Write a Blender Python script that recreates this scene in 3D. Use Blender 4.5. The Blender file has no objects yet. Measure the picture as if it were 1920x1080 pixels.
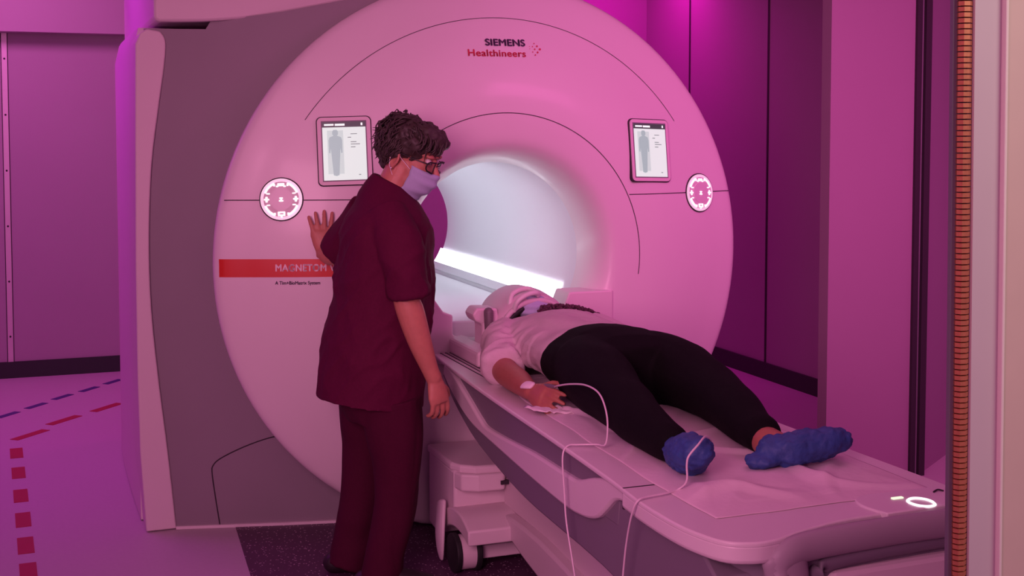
import bpy, bmesh, math, random
from mathutils import Vector, Matrix, noise
from math import sin, cos, pi, sqrt, radians
random.seed(7)
SC = bpy.context.scene
COL = SC.collection
V = Vector

# ------------------------------------------------------------------ camera
cam = bpy.data.cameras.new('camera'); cam_o = bpy.data.objects.new('camera', cam); COL.objects.link(cam_o)
cam.sensor_width = 36.0; cam.lens = 36.0*2382/1920
cam.shift_y = -(540-376.4)/1920
cam.clip_start = .05
cam_o.location = (-1.612, -4.3385, 1.4814)
cam_o.rotation_euler = (pi/2-.0558, 0, -.3591)
SC.camera = cam_o

# ------------------------------------------------------------------ world, lights, exposure
SC.view_settings.view_transform = 'Standard'; SC.view_settings.look = 'None'
SC.view_settings.gamma = 1; SC.view_settings.use_curve_mapping = False
SC.view_settings.exposure = -.40
w = bpy.data.worlds.new('world'); SC.world = w; w.use_nodes = True
w.node_tree.nodes['Background'].inputs[0].default_value = (.62, .13, .46, 1)
w.node_tree.nodes['Background'].inputs[1].default_value = .55

def area(name, loc, tgt, sx, sy, col, power, spread=pi):
    l = bpy.data.lights.new(name, 'AREA'); l.shape = 'RECTANGLE'; l.size = sx; l.size_y = sy
    l.color = col; l.energy = power; l.spread = spread
    o = bpy.data.objects.new(name, l); COL.objects.link(o); o.location = loc
    o.rotation_euler = (V(tgt)-V(loc)).to_track_quat('-Z', 'Y').to_euler()
    return o
area('control_room_light', (.2, -4.0, 2.2), (-.35, -3.0, 1.2), .8, .6, (1, .90, .80), 15)
area('room_front_light', (-1.0, -2.2, 2.70), (-.3, .2, .75), 2.2, .7, (1, .34, .58), 14)
area('disc_fill_light', (-2.25, -3.7, 1.8), (-.1, 0, .9), 1.0, 1.3, (1, .36, .60), 21, radians(84))  # added frontal fill aimed at the disc, not a real fitting
area('front_ceiling_light', (.6, -1.2, 2.68), (.3, -1.0, 0), 1.6, 1.4, (1, .22, .64), 11)
area('partition_fill_light', (1.3, -2.4, 2.5), (1.75, .3, 1.0), 1.2, .5, (1, .14, .60), 21, radians(95))  # extra wash lamp, added to brighten the partition
area('left_colour_light', (-2.3, 1.3, 2.35), (-1.35, 1.3, .6), .7, 2.6, (.86, .03, 1), 27)
area('right_colour_light', (1.7, 3.0, 2.60), (1.6, 3.4, .8), 1.4, .5, (1, .01, .66), 24)
area('back_wall_fill_light', (-2.0, 2.5, 2.6), (-1.9, 3.75, .9), 1.4, .4, (1, .20, .78), 24)  # added out of view to lift the left part of the back wall

# ------------------------------------------------------------------ materials
def mat(name, col, rough=.5, metal=0, spec=.5, emit=None, es=0, coat=0, noise_amt=0, nscale=40, bump=0, bscale=120, sub=0, alpha=1, trans=0):
    m = bpy.data.materials.new(name); m.use_nodes = True
    nt = m.node_tree; b = nt.nodes['Principled BSDF']
    b.inputs['Base Color'].default_value = (*col, 1); b.inputs['Roughness'].default_value = rough
    b.inputs['Metallic'].default_value = metal; b.inputs['Specular IOR Level'].default_value = spec
    b.inputs['Coat Weight'].default_value = coat; b.inputs['Coat Roughness'].default_value = .12
    b.inputs['Alpha'].default_value = alpha; b.inputs['Transmission Weight'].default_value = trans
    if sub:
        b.inputs['Subsurface Weight'].default_value = sub; b.inputs['Subsurface Scale'].default_value = .01
    if emit:
        b.inputs['Emission Color'].default_value = (*emit, 1); b.inputs['Emission Strength'].default_value = es
    tc = nt.nodes.new('ShaderNodeTexCoord')
    if noise_amt:
        n = nt.nodes.new('ShaderNodeTexNoise'); n.inputs['Scale'].default_value = nscale; n.inputs['Detail'].default_value = 4
        nt.links.new(tc.outputs['Object'], n.inputs['Vector'])
        mx = nt.nodes.new('ShaderNodeMixRGB'); mx.inputs[1].default_value = (*[c*(1-noise_amt) for c in col], 1)
        mx.inputs[2].default_value = (*[min(1, c*(1+noise_amt)) for c in col], 1)
        nt.links.new(n.outputs['Fac'], mx.inputs[0]); nt.links.new(mx.outputs[0], b.inputs['Base Color'])
    if bump:
        n2 = nt.nodes.new('ShaderNodeTexNoise'); n2.inputs['Scale'].default_value = bscale; n2.inputs['Detail'].default_value = 3
        nt.links.new(tc.outputs['Object'], n2.inputs['Vector'])
        bp = nt.nodes.new('ShaderNodeBump'); bp.inputs['Strength'].default_value = bump; bp.inputs['Distance'].default_value = .004
        nt.links.new(n2.outputs['Fac'], bp.inputs['Height']); nt.links.new(bp.outputs[0], b.inputs['Normal'])
    return m
M = dict(
    white=mat('gloss_white_plastic', (.74, .66, .68), .42, coat=.12, noise_amt=.02, nscale=3),
    satin=mat('satin_white_plastic', (.74, .64, .66), .5, noise_amt=.02, nscale=5),
    grey=mat('grey_cover_plastic', (.26, .225, .25), .55, noise_amt=.04, nscale=6),
    midgrey=mat('mid_grey_plastic', (.20, .175, .21), .5, noise_amt=.03, nscale=6),
    dark=mat('dark_seam', (.03, .018, .03), .7),
    foot=mat('foot_end_plastic', (.36, .30, .34), .5, noise_amt=.03, nscale=6),
    rubber=mat('black_rubber', (.012, .012, .013), .6, noise_amt=.2),
    base=mat('baseboard_vinyl', (.02, .024, .024), .6, noise_amt=.1),
    wall=mat('wall_panel_laminate', (.40, .30, .36), .6, noise_amt=.03, nscale=3, bump=.05, bscale=300),
    wallr=mat('wall_panel_lilac', (.36, .22, .32), .6, noise_amt=.03, nscale=3, bump=.05, bscale=300),
    trimm=mat('panel_joint_strip', (.62, .5, .55), .4, metal=.3, noise_amt=.03),
    floor=mat('vinyl_floor', (.52, .42, .48), .55, noise_amt=.06, nscale=60),
    red=mat('red_stripe', (.62, .03, .02), .35, coat=.2, noise_amt=.03),
    letterw=mat('pale_lettering', (.85, .68, .70), .5, noise_amt=.02),
    letterd=mat('dark_lettering', (.05, .02, .07), .5, noise_amt=.05),
    letterr=mat('red_lettering', (.55, .015, .05), .5, noise_amt=.05),
    screen=mat('lit_screen', (.3, .35, .33), .3, emit=(.75, .90, .84), es=1.0, noise_amt=.02),
    screenhead=mat('screen_header', (.02, .02, .025), .3, emit=(.12, .10, .13), es=.5, noise_amt=.02),
    screenfig=mat('screen_figure', (.1, .1, .12), .3, emit=(.46, .58, .60), es=.92, noise_amt=.02),
    screenpan=mat('screen_panel', (.2, .22, .22), .3, emit=(.62, .76, .73), es=.98, noise_amt=.02),
    screentxt=mat('screen_text', (.05, .05, .06), .3, emit=(.2, .25, .27), es=.5, noise_amt=.02),
    screenwh=mat('screen_white', (.5, .5, .5), .3, emit=(1, 1, 1), es=1.2, noise_amt=.02),
    ledw=mat('white_led', (.8, .8, .8), .3, emit=(1, .93, .97), es=2.2, noise_amt=.01),
    ledg=mat('green_led', (.5, .8, .4), .3, emit=(.75, 1, .6), es=1.5, noise_amt=.01),
    ledsoft=mat('soft_ring_glow', (.7, .6, .65), .3, emit=(1, .74, .84), es=.65, noise_amt=.01),
    strip=mat('bore_light_strip', (.9, .9, .9), .3, emit=(.90, .93, 1), es=6.0, noise_amt=.01),
    bore=mat('bore_liner_white', (.72, .72, .76), .85, spec=.2, noise_amt=.02, nscale=3),
    skin=mat('skin', (.50, .20, .14), .5, sub=.08, noise_amt=.12, nscale=60, bump=.15, bscale=250),
    skin2=mat('patient_skin', (.38, .13, .09), .5, sub=.06, noise_amt=.12, nscale=60, bump=.15, bscale=250),
    hair=mat('brown_hair', (.045, .03, .026), .55, noise_amt=.5, nscale=90),
    tunic=mat('burgundy_scrub_cloth', (.090, .004, .032), .85, spec=.2, noise_amt=.15, nscale=120, bump=.25, bscale=500),
    trousers=mat('burgundy_trouser_cloth', (.062, .003, .022), .85, spec=.2, noise_amt=.15, nscale=120, bump=.25, bscale=500),
    shoe=mat('dark_shoe', (.02, .012, .016), .5, noise_amt=.1),
    mask=mat('blue_mask_paper', (.42, .45, .62), .8, noise_amt=.05, nscale=200),
    frame=mat('dark_spectacle_frame', (.012, .01, .012), .3, noise_amt=.1),
    glass=mat('spectacle_lens', (.95, .9, .93), .05, trans=.9, alpha=.35, noise_amt=.01),
    metal=mat('bright_metal', (.8, .8, .82), .25, metal=.9, noise_amt=.02),
    shirt=mat('pale_shirt_cloth', (.62, .50, .53), .9, spec=.2, noise_amt=.06, nscale=60, bump=.3, bscale=260),
    leg=mat('black_leggings', (.006, .005, .006), .85, spec=.12, noise_amt=.2, nscale=80, bump=.3, bscale=400),
    cover=mat('blue_shoe_cover', (.028, .075, .25), .6, noise_amt=.35, nscale=35, bump=.5, bscale=90),
    lace=mat('dark_lace', (.09, .03, .055), .8, noise_amt=.6, nscale=200),
    sheet=mat('white_paper_sheet', (.74, .60, .65), .8, spec=.2, noise_amt=.03, nscale=20, bump=.2, bscale=60),
    tube=mat('clear_tubing', (.72, .60, .66), .3, noise_amt=.02),
    bandage=mat('white_tape', (.8, .7, .72), .8, noise_amt=.04),
    copper=mat('copper_finger', (.62, .24, .12), .42, metal=.55, noise_amt=.25, nscale=150),
    jamb=mat('jamb_paint', (.60, .52, .52), .55, noise_amt=.03, nscale=8),
    jamb2=mat('door_wood_veneer', (.66, .52, .43), .6, noise_amt=.05, nscale=14),
    bead=mat('jamb_bead', (.85, .76, .68), .4, noise_amt=.02),
    reddash=mat('red_floor_tape', (.40, .01, .05), .5, noise_amt=.06),
    bluedash=mat('blue_floor_tape', (.06, .03, .20), .5, noise_amt=.06),
    coil=mat('coil_plastic', (.66, .52, .57), .45, noise_amt=.03, nscale=10),
    knob=mat('grey_knob', (.16, .12, .14), .5, noise_amt=.05),
    eye=mat('eye_white', (.7, .6, .6), .2, noise_amt=.02),
)
# speckled dark vinyl inlay
m = bpy.data.materials.new('speckled_vinyl'); m.use_nodes = True; nt = m.node_tree; b = nt.nodes['Principled BSDF']
tc = nt.nodes.new('ShaderNodeTexCoord'); vo = nt.nodes.new('ShaderNodeTexVoronoi'); vo.inputs['Scale'].default_value = 75
nt.links.new(tc.outputs['Object'], vo.inputs['Vector'])
cr = nt.nodes.new('ShaderNodeValToRGB'); cr.color_ramp.elements[0].position = .13; cr.color_ramp.elements[0].color = (.75, .55, .66, 1)
cr.color_ramp.elements[1].position = .22; cr.color_ramp.elements[1].color = (.085, .03, .075, 1)
nt.links.new(vo.outputs['Distance'], cr.inputs[0]); nt.links.new(cr.outputs[0], b.inputs['Base Color']); b.inputs['Roughness'].default_value = .5
M['speck'] = m

# ------------------------------------------------------------------ helpers
def obj(name, bm, m, parent=None, smooth=True, label=None, bevel=0, bseg=2, auto=None, kind=None):
    me = bpy.data.meshes.new(name)
    bmesh.ops.recalc_face_normals(bm, faces=bm.faces[:])
    bm.to_mesh(me); bm.free()
    me.materials.append(M[m] if isinstance(m, str) else m)
    for p in me.polygons: p.use_smooth = smooth
    if smooth and auto:
        try: me.set_sharp_from_angle(angle=auto)
        except Exception: pass
    o = bpy.data.objects.new(name, me); COL.objects.link(o)
    if parent: o.parent = parent; o.matrix_parent_inverse = Matrix.Translation(-parent_loc(parent))
    if bevel:
        md = o.modifiers.new('bevel', 'BEVEL'); md.width = bevel; md.segments = bseg; md.limit_method = 'ANGLE'; md.angle_limit = radians(35)
        md.harden_normals = False
    if label: o['label'] = label
    if kind: o['kind'] = kind
    return o
def parent_loc(p):
    return V(p.location) if p.parent is None else V((0, 0, 0))
def thing(name, loc, label, cat, group=None):
    o = bpy.data.objects.new(name, None); COL.objects.link(o); o.location = loc
    o.empty_display_size = .1
    o['label'] = label; o['category'] = cat
    if group: o['group'] = group
    return o
def tag(o, label, cat, group=None):
    o['label'] = label; o['category'] = cat
    if group: o['group'] = group
    return o
def struct(o): o['kind'] = 'structure'; return o

def box(bm, x0, x1, y0, y1, z0, z1, mtx=None):
    r = bmesh.ops.create_cube(bm, size=1)
    mt = Matrix.Translation(((x0+x1)/2, (y0+y1)/2, (z0+z1)/2)) @ Matrix.Diagonal((abs(x1-x0), abs(y1-y0), abs(z1-z0), 1))
    bmesh.ops.transform(bm, matrix=(mtx @ mt) if mtx else mt, verts=r['verts'])
    return r['verts']
def prism(bm, pts, axis, a0, a1):
    """extrude closed 2D polygon along axis; pts given in the other two coords (x,z)/(y,z)/(x,y)"""
    def mk(p, a):
        return {'Y': (p[0], a, p[1]), 'X': (a, p[0], p[1]), 'Z': (p[0], p[1], a)}[axis]
    A = [bm.verts.new(mk(p, a0)) for p in pts]; B = [bm.verts.new(mk(p, a1)) for p in pts]
    n = len(pts)
    bm.faces.new(A); bm.faces.new(B[::-1])
    for i in range(n): bm.faces.new((A[i], B[i], B[(i+1) % n], A[(i+1) % n]))
def loft(bm, rings, closed=True, cap=True):
    """rings: list of lists of points"""
    R = [[bm.verts.new(p) for p in r] for r in rings]
    n = len(R[0])
    for a, b_ in zip(R[:-1], R[1:]):
        for i in range(n if closed else n-1):
            j = (i+1) % n
            try: bm.faces.new((a[i], a[j], b_[j], b_[i]))
            except ValueError: pass
    if cap and closed:
        for r in (R[0], R[-1]):
            try: bm.faces.new(r)
            except ValueError: pass
    return R
def ell(c, va, vb, n=24, p=2.0):
    c = V(c); va = V(va); vb = V(vb); out = []
    for i in range(n):
        t = 2*pi*i/n; ct, st = cos(t), sin(t)
        e = 2.0/p
        out.append(c + va*(math.copysign(abs(ct)**e, ct)) + vb*(math.copysign(abs(st)**e, st)))
    return out
def spline(pts, per=6):
    """Catmull-Rom through tuples of any dimension"""
    P = [tuple(p) for p in pts]; out = []
    for i in range(len(P)-1):
        p0 = P[max(i-1, 0)]; p1 = P[i]; p2 = P[i+1]; p3 = P[min(i+2, len(P)-1)]
        for k in range(per):
            t = k/per; t2 = t*t; t3 = t2*t
            out.append(tuple(.5*((2*b_)+(-a+c)*t+(2*a-5*b_+4*c-d)*t2+(-a+3*b_-3*c+d)*t3) for a, b_, c, d in zip(p0, p1, p2, p3)))
    out.append(P[-1]); return out
def limb(bm, pts, n=16, per=5, flat=None, capround=True):
    """pts: (x,y,z,r) or (x,y,z,ra,rb); smooth tapered tube with rounded ends. flat: vector giving the ra direction"""
    P = [p if len(p) == 5 else (*p, p[3]) for p in pts]
    S = spline(P, per) if len(P) > 1 and per > 1 else P
    C = [V(s[:3]) for s in S]; rings = []
    ref = V(flat) if flat else None
    T = []
    for i in range(len(C)):
        t = (C[min(i+1, len(C)-1)]-C[max(i-1, 0)])
        T.append(t.normalized())
    if ref is None:
        ref = V((0, 0, 1)) if abs(T[0].z) < .9 else V((1, 0, 0))
    def frame(t, r):
        a = (r - t*r.dot(t)); 
        if a.length < 1e-5: a = t.orthogonal()
        a.normalize(); return a, t.cross(a)
    prev = ref
    FR = []
    for t in T:
        a, b_ = frame(t, prev); 
        if flat is None: prev = a
        FR.append((a, b_))
    if capround:
        for k in (0, 1, 2):
            th = (.12+k*.3)*pi/2; ra, rb = S[0][3], S[0][4]
            rings.append(ell(C[0]-T[0]*min(ra, rb)*cos(th), FR[0][0]*ra*sin(th), FR[0][1]*rb*sin(th), n))
    for s, c, (a, b_) in zip(S, C, FR):
        rings.append(ell(c, a*s[3], b_*s[4], n))
    if capround:
        for k in (2, 1, 0):
            th = (.12+k*.3)*pi/2; ra, rb = S[-1][3], S[-1][4]
            rings.append(ell(C[-1]+T[-1]*min(ra, rb)*cos(th), FR[-1][0]*ra*sin(th), FR[-1][1]*rb*sin(th), n))
    loft(bm, rings)
def ball(bm, c, r, rot=None, u=20, v=14):
    q = bmesh.ops.create_uvsphere(bm, u_segments=u, v_segments=v, radius=1)
    r = r if hasattr(r, '__len__') else (r, r, r)
    mt = Matrix.Translation(c) @ (rot.to_4x4() if rot else Matrix()) @ Matrix.Diagonal((*r, 1))
    bmesh.ops.transform(bm, matrix=mt, verts=q['verts'])
def organic(name, bm, m, voxel=.006, smooth=6, parent=None, label=None, disp=None, fac=.5):
    """union of overlapping closed pieces as one continuous smooth surface"""
    bmesh.ops.recalc_face_normals(bm, faces=bm.faces[:])
    me = bpy.data.meshes.new(name+'_src'); bm.to_mesh(me); bm.free()
    o = bpy.data.objects.new(name, me); COL.objects.link(o)
    r = o.modifiers.new('r', 'REMESH'); r.mode = 'VOXEL'; r.voxel_size = voxel
    s = o.modifiers.new('s', 'SMOOTH'); s.iterations = smooth; s.factor = fac
    dg = bpy.context.evaluated_depsgraph_get(); dg.update()
    nm = bpy.data.meshes.new_from_object(o.evaluated_get(dg))
    o.modifiers.clear(); o.data = nm; nm.name = name; bpy.data.meshes.remove(me)
    nm.materials.clear(); nm.materials.append(M[m])
    if disp:
        ns = [v.normal.copy() for v in nm.vertices]
        for v, n in zip(nm.vertices, ns): v.co += n*disp(v.co, n)
    for p in nm.polygons: p.use_smooth = True
    if parent: o.parent = parent; o.matrix_parent_inverse = Matrix.Translation(-parent_loc(parent))
    if label: o['label'] = label
    return o
def wire(bm, pts, r, n=8, per=8):
    limb(bm, [(*p, r) for p in pts], n=n, per=per)
def lathe_ring(bm, prof, n, c, clampz=None):
    """prof [(r,Y)] revolved about the Y axis through (c.x, c.z)"""
    rings = []
    for r, y in prof:
        rr = []
        for i in range(n):
            t = 2*pi*i/n; z = c[1]+r*sin(t)
            if clampz is not None: z = max(z, clampz)
            rr.append((c[0]+r*cos(t), y, z))
        rings.append(rr)
    loft(bm, rings, cap=False)
def text_mesh(name, s, size, m, parent, fn, bold=0, spacing=1.0, width=1.0):
    c = bpy.data.curves.new(name, 'FONT'); c.body = s; c.size = size; c.space_character = spacing
    t = bpy.data.objects.new(name+'_src', c); COL.objects.link(t)
    dg = bpy.context.evaluated_depsgraph_get(); dg.update()
    me = bpy.data.meshes.new_from_object(t.evaluated_get(dg))
    bpy.data.objects.remove(t); bpy.data.curves.remove(c)
    if bold:                       # heavier strokes: the outline repeated a hair to each side
        tb = bmesh.new()
        for dx, dy in ((-bold, 0), (bold, 0), (0, bold), (0, -bold), (0, 0)):
            n0 = len(tb.verts); tb.from_mesh(me); tb.verts.ensure_lookup_table()
            for v in tb.verts[n0:]: v.co.x += dx; v.co.y += dy
        tb.to_mesh(me); tb.free()
    for v in me.vertices: v.co = fn(v.co.x*width, v.co.y)
    me.name = name; me.materials.clear(); me.materials.append(M[m])
    o = bpy.data.objects.new(name, me); COL.objects.link(o)
    if parent: o.parent = parent; o.matrix_parent_inverse = Matrix.Translation(-parent_loc(parent))
    return o

# ------------------------------------------------------------------ room
ZC = 2.75
def plane_struct(name, m, x0, x1, y0, y1, z0, z1):
    bm = bmesh.new(); box(bm, x0, x1, y0, y1, z0, z1); return struct(obj(name, bm, m, smooth=False))
fl = plane_struct('floor', 'floor', -2.9, 4.0, -6.5, 3.95, -.08, 0)
plane_struct('ceiling', 'wall', -2.9, 4.0, -2.9, 3.95, ZC, ZC+.08)
plane_struct('wall_back', 'wall', -2.9, 4.0, 3.758, 3.95, 0, ZC)
plane_struct('wall_left', 'wall', -2.98, -2.9, -2.9, 3.95, 0, ZC)
plane_struct('wall_right', 'wallr', 2.44, 2.6, .42, 3.758, 0, ZC)
plane_struct('baseboard_back', 'base', -2.9, -1.0, 3.745, 3.758, 0, .098)
plane_struct('baseboard_right', 'base', 2.425, 2.44, .45, 3.74, 0, .098)
# bulkhead over the back wall
plane_struct('trim_1', 'wall', -2.9, -.2, 3.60, 3.758, 2.05, ZC)
# joint strips
bm = bmesh.new(); box(bm, -1.785, -1.755, 3.752, 3.758, .098, 2.05); s = struct(obj('trim_2', bm, 'trimm', smooth=False))
bm = bmesh.new()
for k in range(6): 
    ball(bm, (-1.77, 3.752, .25+k*.33), .006, u=8, v=6)
obj('screw_head', bm, 'dark', s)
for nm, x in (('left', -1.788), ('right', -1.752)):
    bm = bmesh.new(); box(bm, x-.002, x+.002, 3.7555, 3.758, .098, 2.05); struct(obj('trim_3' if nm == 'left' else 'trim_4', bm, 'dark', smooth=False))
for i, y in enumerate((2.16, 3.12)):
    bm = bmesh.new(); box(bm, 2.436, 2.44, y-.008, y+.008, .098, ZC); struct(obj('trim_%d' % (5+i), bm, 'dark', smooth=False))
# partition panel right of the table
plane_struct('wall_partition', 'wallr', 1.452, 1.925, .10, .165, 0, ZC)
bm = bmesh.new()
prism(bm, [(1.93, .1), (3.3, 1.06), (3.24, 1.14), (1.925, .165)], 'Z', 0, ZC)
struct(obj('wall_return', bm, 'wallr', smooth=False))
bm = bmesh.new()
box(bm, 1.868, 1.893, .085, .1, 0, ZC); box(bm, 1.905, 1.935, .075, .1, 0, ZC)
s = struct(obj('trim_7', bm, 'dark', smooth=False))
bm = bmesh.new(); box(bm, 1.893, 1.905, .092, .1, 0, ZC); struct(obj('trim_8', bm, 'midgrey', smooth=False))
# floor inlay and route dashes
bm = bmesh.new(); prism(bm, [(-.935, .45), (-.968, -.15), (-1.05, -1.2), (1.3, -1.2), (1.3, .45)], 'Z', .0, .002)
struct(obj('floor_inlay', bm, 'speck', fl, smooth=False))
def dash(bm, c, d, L, W):
    c = V((*c, 0)); d = V((*d, 0)).normalized(); n = V((-d.y, d.x, 0))
    pts = [c+d*L/2+n*W/2, c-d*L/2+n*W/2, c-d*L/2-n*W/2, c+d*L/2-n*W/2]
    prism(bm, [(p.x, p.y) for p in pts], 'Z', 0, .0018)
bm = bmesh.new()
for y in (1.846, 1.484, 1.111, .768, .445, .148, -.16): dash(bm, (-1.655-.034*y, y), (-.03, 1), .19, .055)
for c in ((-1.66, 2.2), (-1.499, 2.473), (-1.279, 2.71), (-1.06, 2.93)): dash(bm, c, (.66, .75), .22, .05)
struct(obj('red_floor_marking', bm, 'reddash', fl, smooth=False))
bm = bmesh.new()
for c in ((-1.91, 2.52), (-1.77, 2.704), (-1.632, 2.884), (-1.495, 3.075), (-1.348, 3.243), (-1.207, 3.421)): dash(bm, c, (.63, .78), .15, .04)
struct(obj('blue_floor_marking', bm, 'bluedash', fl, smooth=False))

# ------------------------------------------------------------------ shielded door jamb, right foreground
JR = Matrix.Translation((-.49, -3, 1.27)) @ Matrix.Rotation(radians(-.62), 4, 'Y') @ Matrix.Translation((.49, 3, -1.27))
def jbox(bm, *a): box(bm, *a, mtx=JR)
def jpoly(pts, z0=-.1, z1=2.4):
    bm = bmesh.new(); prism(bm, pts, 'Z', z0, z1); bmesh.ops.transform(bm, matrix=JR, verts=bm.verts[:]); return bm
jm = struct(obj('door_1', jpoly([(-.481, -3.018), (-.481, -3.0), (-.36, -2.87), (.1, -2.87), (.1, -3.018)]), 'jamb', smooth=False))
obj('bead', jpoly([(-.4385, -3.026), (-.4385, -3.017), (-.4335, -3.017), (-.4335, -3.026)]), 'bead', jm, smooth=False, bevel=.0015, label='pale raised bead')
obj('casing', jpoly([(-.4335, -3.0225), (-.4335, -3.017), (.1, -3.017), (.1, -3.0225)]), 'jamb2', jm, smooth=False, label='beige casing board')
bm = bmesh.new()
z = .25
while z < 2.3:
    prof = [(-.5005, -3.010), (-.497, -3.017), (-.489, -3.0185), (-.4815, -3.014), (-.4815, -3.004), (-.4975, -3.004)]
    prism(bm, prof, 'Z', z, z+.0056); z += .0072
bmesh.ops.transform(bm, matrix=JR, verts=bm.verts[:])
obj('gasket_finger_strip', bm, 'copper', jm, smooth=False, label='copper spring finger strip')
obj('gasket_channel', jpoly([(-.504, -3.0045), (-.502, -2.996), (-.47, -2.985), (-.47, -3.0045)]), 'midgrey', jm, smooth=False, label='dark channel behind the copper fingers')
plane_struct('wall_front', 'wallr', .1, 3.2, -3.0, -2.88, 0, ZC)

# ------------------------------------------------------------------ scanner
CX, CZ = 0.0, 1.008
PROF = [(.352, .18), (.356, .13), (.368, .08), (.388, .04), (.412, .014), (.436, .002), (.47, -.001), (.534, 0.0), (.62, .008), (.70, .026),
        (.77, .047), (.83, .068), (.88, .086), (.93, .105), (.97, .119), (1.00, .130), (1.02, .139), (1.033, .152), (1.037, .168), (1.034, .19), (1.02, .23), (.99, .30), (.955, .42)]
def surfY(x, z):
    r = sqrt((x-CX)**2+(z-CZ)**2)
    P = [p for p in PROF if p[0] >= .41][:13]
    if r <= P[0][0]: return P[0][1]
    for (r0, y0), (r1, y1) in zip(P[:-1], P[1:]):
        if r <= r1: return y0+(y1-y0)*(r-r0)/(r1-r0)
    return P[-1][1]
scan = thing('mri_scanner', (0, .5, 0), 'huge round white scanner with a bright open bore, filling the middle of the room', 'scanner')
bm = bmesh.new()
sp = spline(PROF, 3)
lathe_ring(bm, sp, 160, (CX, CZ), clampz=.006)
obj('front_cover', bm, 'white', scan)
# bore liner
bm = bmesh.new(); lathe_ring(bm, [(.352, .179), (.35, .3), (.35, .7), (.35, 1.2), (.35, 1.82), (.365, 1.87), (.40, 1.89)], 96, (CX, CZ))
bl = obj('bore_liner', bm, 'bore', scan, label='pale bluish white bore tube')
def arcbar(bm, a0, a1, r0, r1, y0, y1, n=6):
    P = [(CX+r1*cos(a0+(a1-a0)*i/n), CZ+r1*sin(a0+(a1-a0)*i/n)) for i in range(n+1)]
    Q = [(CX+r0*cos(a0+(a1-a0)*i/n), CZ+r0*sin(a0+(a1-a0)*i/n)) for i in range(n, -1, -1)]
    prism(bm, P+Q, 'Y', y0, y1)
for sgn in (1, -1):
    def A(d): return radians(d) if sgn == 1 else radians(180-d)
    bm = bmesh.new(); arcbar(bm, A(-34), A(-22), .343, .3495, .25, 1.84)
    obj('bore_light', bm, 'strip', scan, smooth=False, label='glowing white light strip along the bore wall')
    bm = bmesh.new(); arcbar(bm, A(-41), A(-34.5), .335, .3495, .2, 1.84); obj('bore_rail', bm, 'bore', scan, smooth=False, bevel=.004)
bm = bmesh.new(); prism(bm, [(-.235, .775), (.235, .775), (.25, .755), (.2, .66), (-.2, .66), (-.25, .755)], 'Y', .10, 1.84)
obj('bore_table_bed', bm, 'bore', scan, smooth=False, bevel=.006)
# stepped docking frame at the foot of the bore
bm = bmesh.new()
half = [(.42, .878), (.24, .878), (.213, .812), (.213, .742), (.15, .712), (.15, .66), (.42, .66)]
for sgn in (1, -1):
    hp = [(sgn*x, z) for x, z in half]
    if sgn == -1: hp = [(-.42, .878), (-.285, .878), (-.25, .828), (-.215, .815), (-.215, .742), (-.15, .712), (-.15, .64), (-.42, .64)]
    prism(bm, hp, 'Y', -.012, .12)
obj('docking_frame', bm, 'satin', scan, smooth=False, bevel=.006)
# seams on the cover
def ribbon(bm, pts, w, eps=.0012):
    """thin raised line following the dome; pts (x,z)"""
    P = [V((p[0], 0, p[1])) for p in pts]; L = []; R = []
    for i, p in enumerate(P):
        t = (P[min(i+1, len(P)-1)]-P[max(i-1, 0)]).normalized(); n = V((-t.z, 0, t.x))
        for lst, s in ((L, 1), (R, -1)):
            q = p+n*s*w/2; lst.append(bm.verts.new((q.x, surfY(q.x, q.z)-eps, q.z)))
    for i in range(len(P)-1): bm.faces.new((L[i], L[i+1], R[i+1], R[i]))
def arc(r, a0, a1, n=60): return [(CX+r*cos(radians(a0+(a1-a0)*i/n)), CZ+r*sin(radians(a0+(a1-a0)*i/n))) for i in range(n+1)]
bm = bmesh.new(); ribbon(bm, arc(.535, -8, 188, 90), .0028); obj('ring_seam', bm, 'dark', scan)
bm = bmesh.new(); ribbon(bm, arc(.885, 35, 145, 70), .0022); obj('upper_seam', bm, 'dark', scan)
for sgn, nm in ((-1, 'l'), (1, 'r')):
    bm = bmesh.new(); ribbon(bm, [(sgn*(.49+.51*i/30), 1.237) for i in range(31)], .0032); obj('side_seam', bm, 'dark', scan)
# red stripe
bm = bmesh.new()
xs = [-1.0345+.0005*0+ (i/40)*.66 for i in range(41)]
L = []
for x in xs:
    dz0, dz1 = .969, 1.032
    row = []
    for k in range(5):
        z = dz0+(dz1-dz0)*k/4; r = sqrt((x-CX)**2+(z-CZ)**2)
        y = surfY(x, z)
        if r > 1.0:  # wrap round the rim
            P = PROF[15:19]
            for (r0, y0), (r1, y1) in zip(P[:-1], P[1:]):
                if r0 <= r <= r1: y = y0+(y1-y0)*(r-r0)/(r1-r0)
        row.append(bm.verts.new((x, y-.0014, z)))
    L.append(row)
for a, b_ in zip(L[:-1], L[1:]):
    for k in range(4): bm.faces.new((a[k], a[k+1], b_[k+1], b_[k]))
obj('red_stripe', bm, 'red', scan, label='red stripe')
def onface(x0, z0, eps=.003): return lambda x, z: V((x0+x, surfY(x0+x, z0+z)-eps, z0+z))
text_mesh('stripe_lettering', 'MAGNETOM Vida', .0335, 'letterw', scan, onface(-.838, .9905, .0035), bold=.0012, spacing=1.08, width=.855)['label'] = 'pale lettering on the red stripe'
text_mesh('small_lettering', 'A Tim+BioMatrix System', .0165, 'letterd', scan, onface(-.838, .9435), bold=.0004, width=.88)['label'] = 'tiny dark lettering below the red stripe'
text_mesh('upper_lettering', 'SIEMENS', .0345, 'letterd', scan, onface(-.069, 1.789), bold=.0015, spacing=1.04, width=1.18)['label'] = 'dark purple upper line of lettering'
text_mesh('lower_lettering', 'Healthineers', .0345, 'letterr', scan, onface(-.14, 1.749), bold=.0009, spacing=1.06, width=1.20)['label'] = 'red lower line of lettering'
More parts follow.
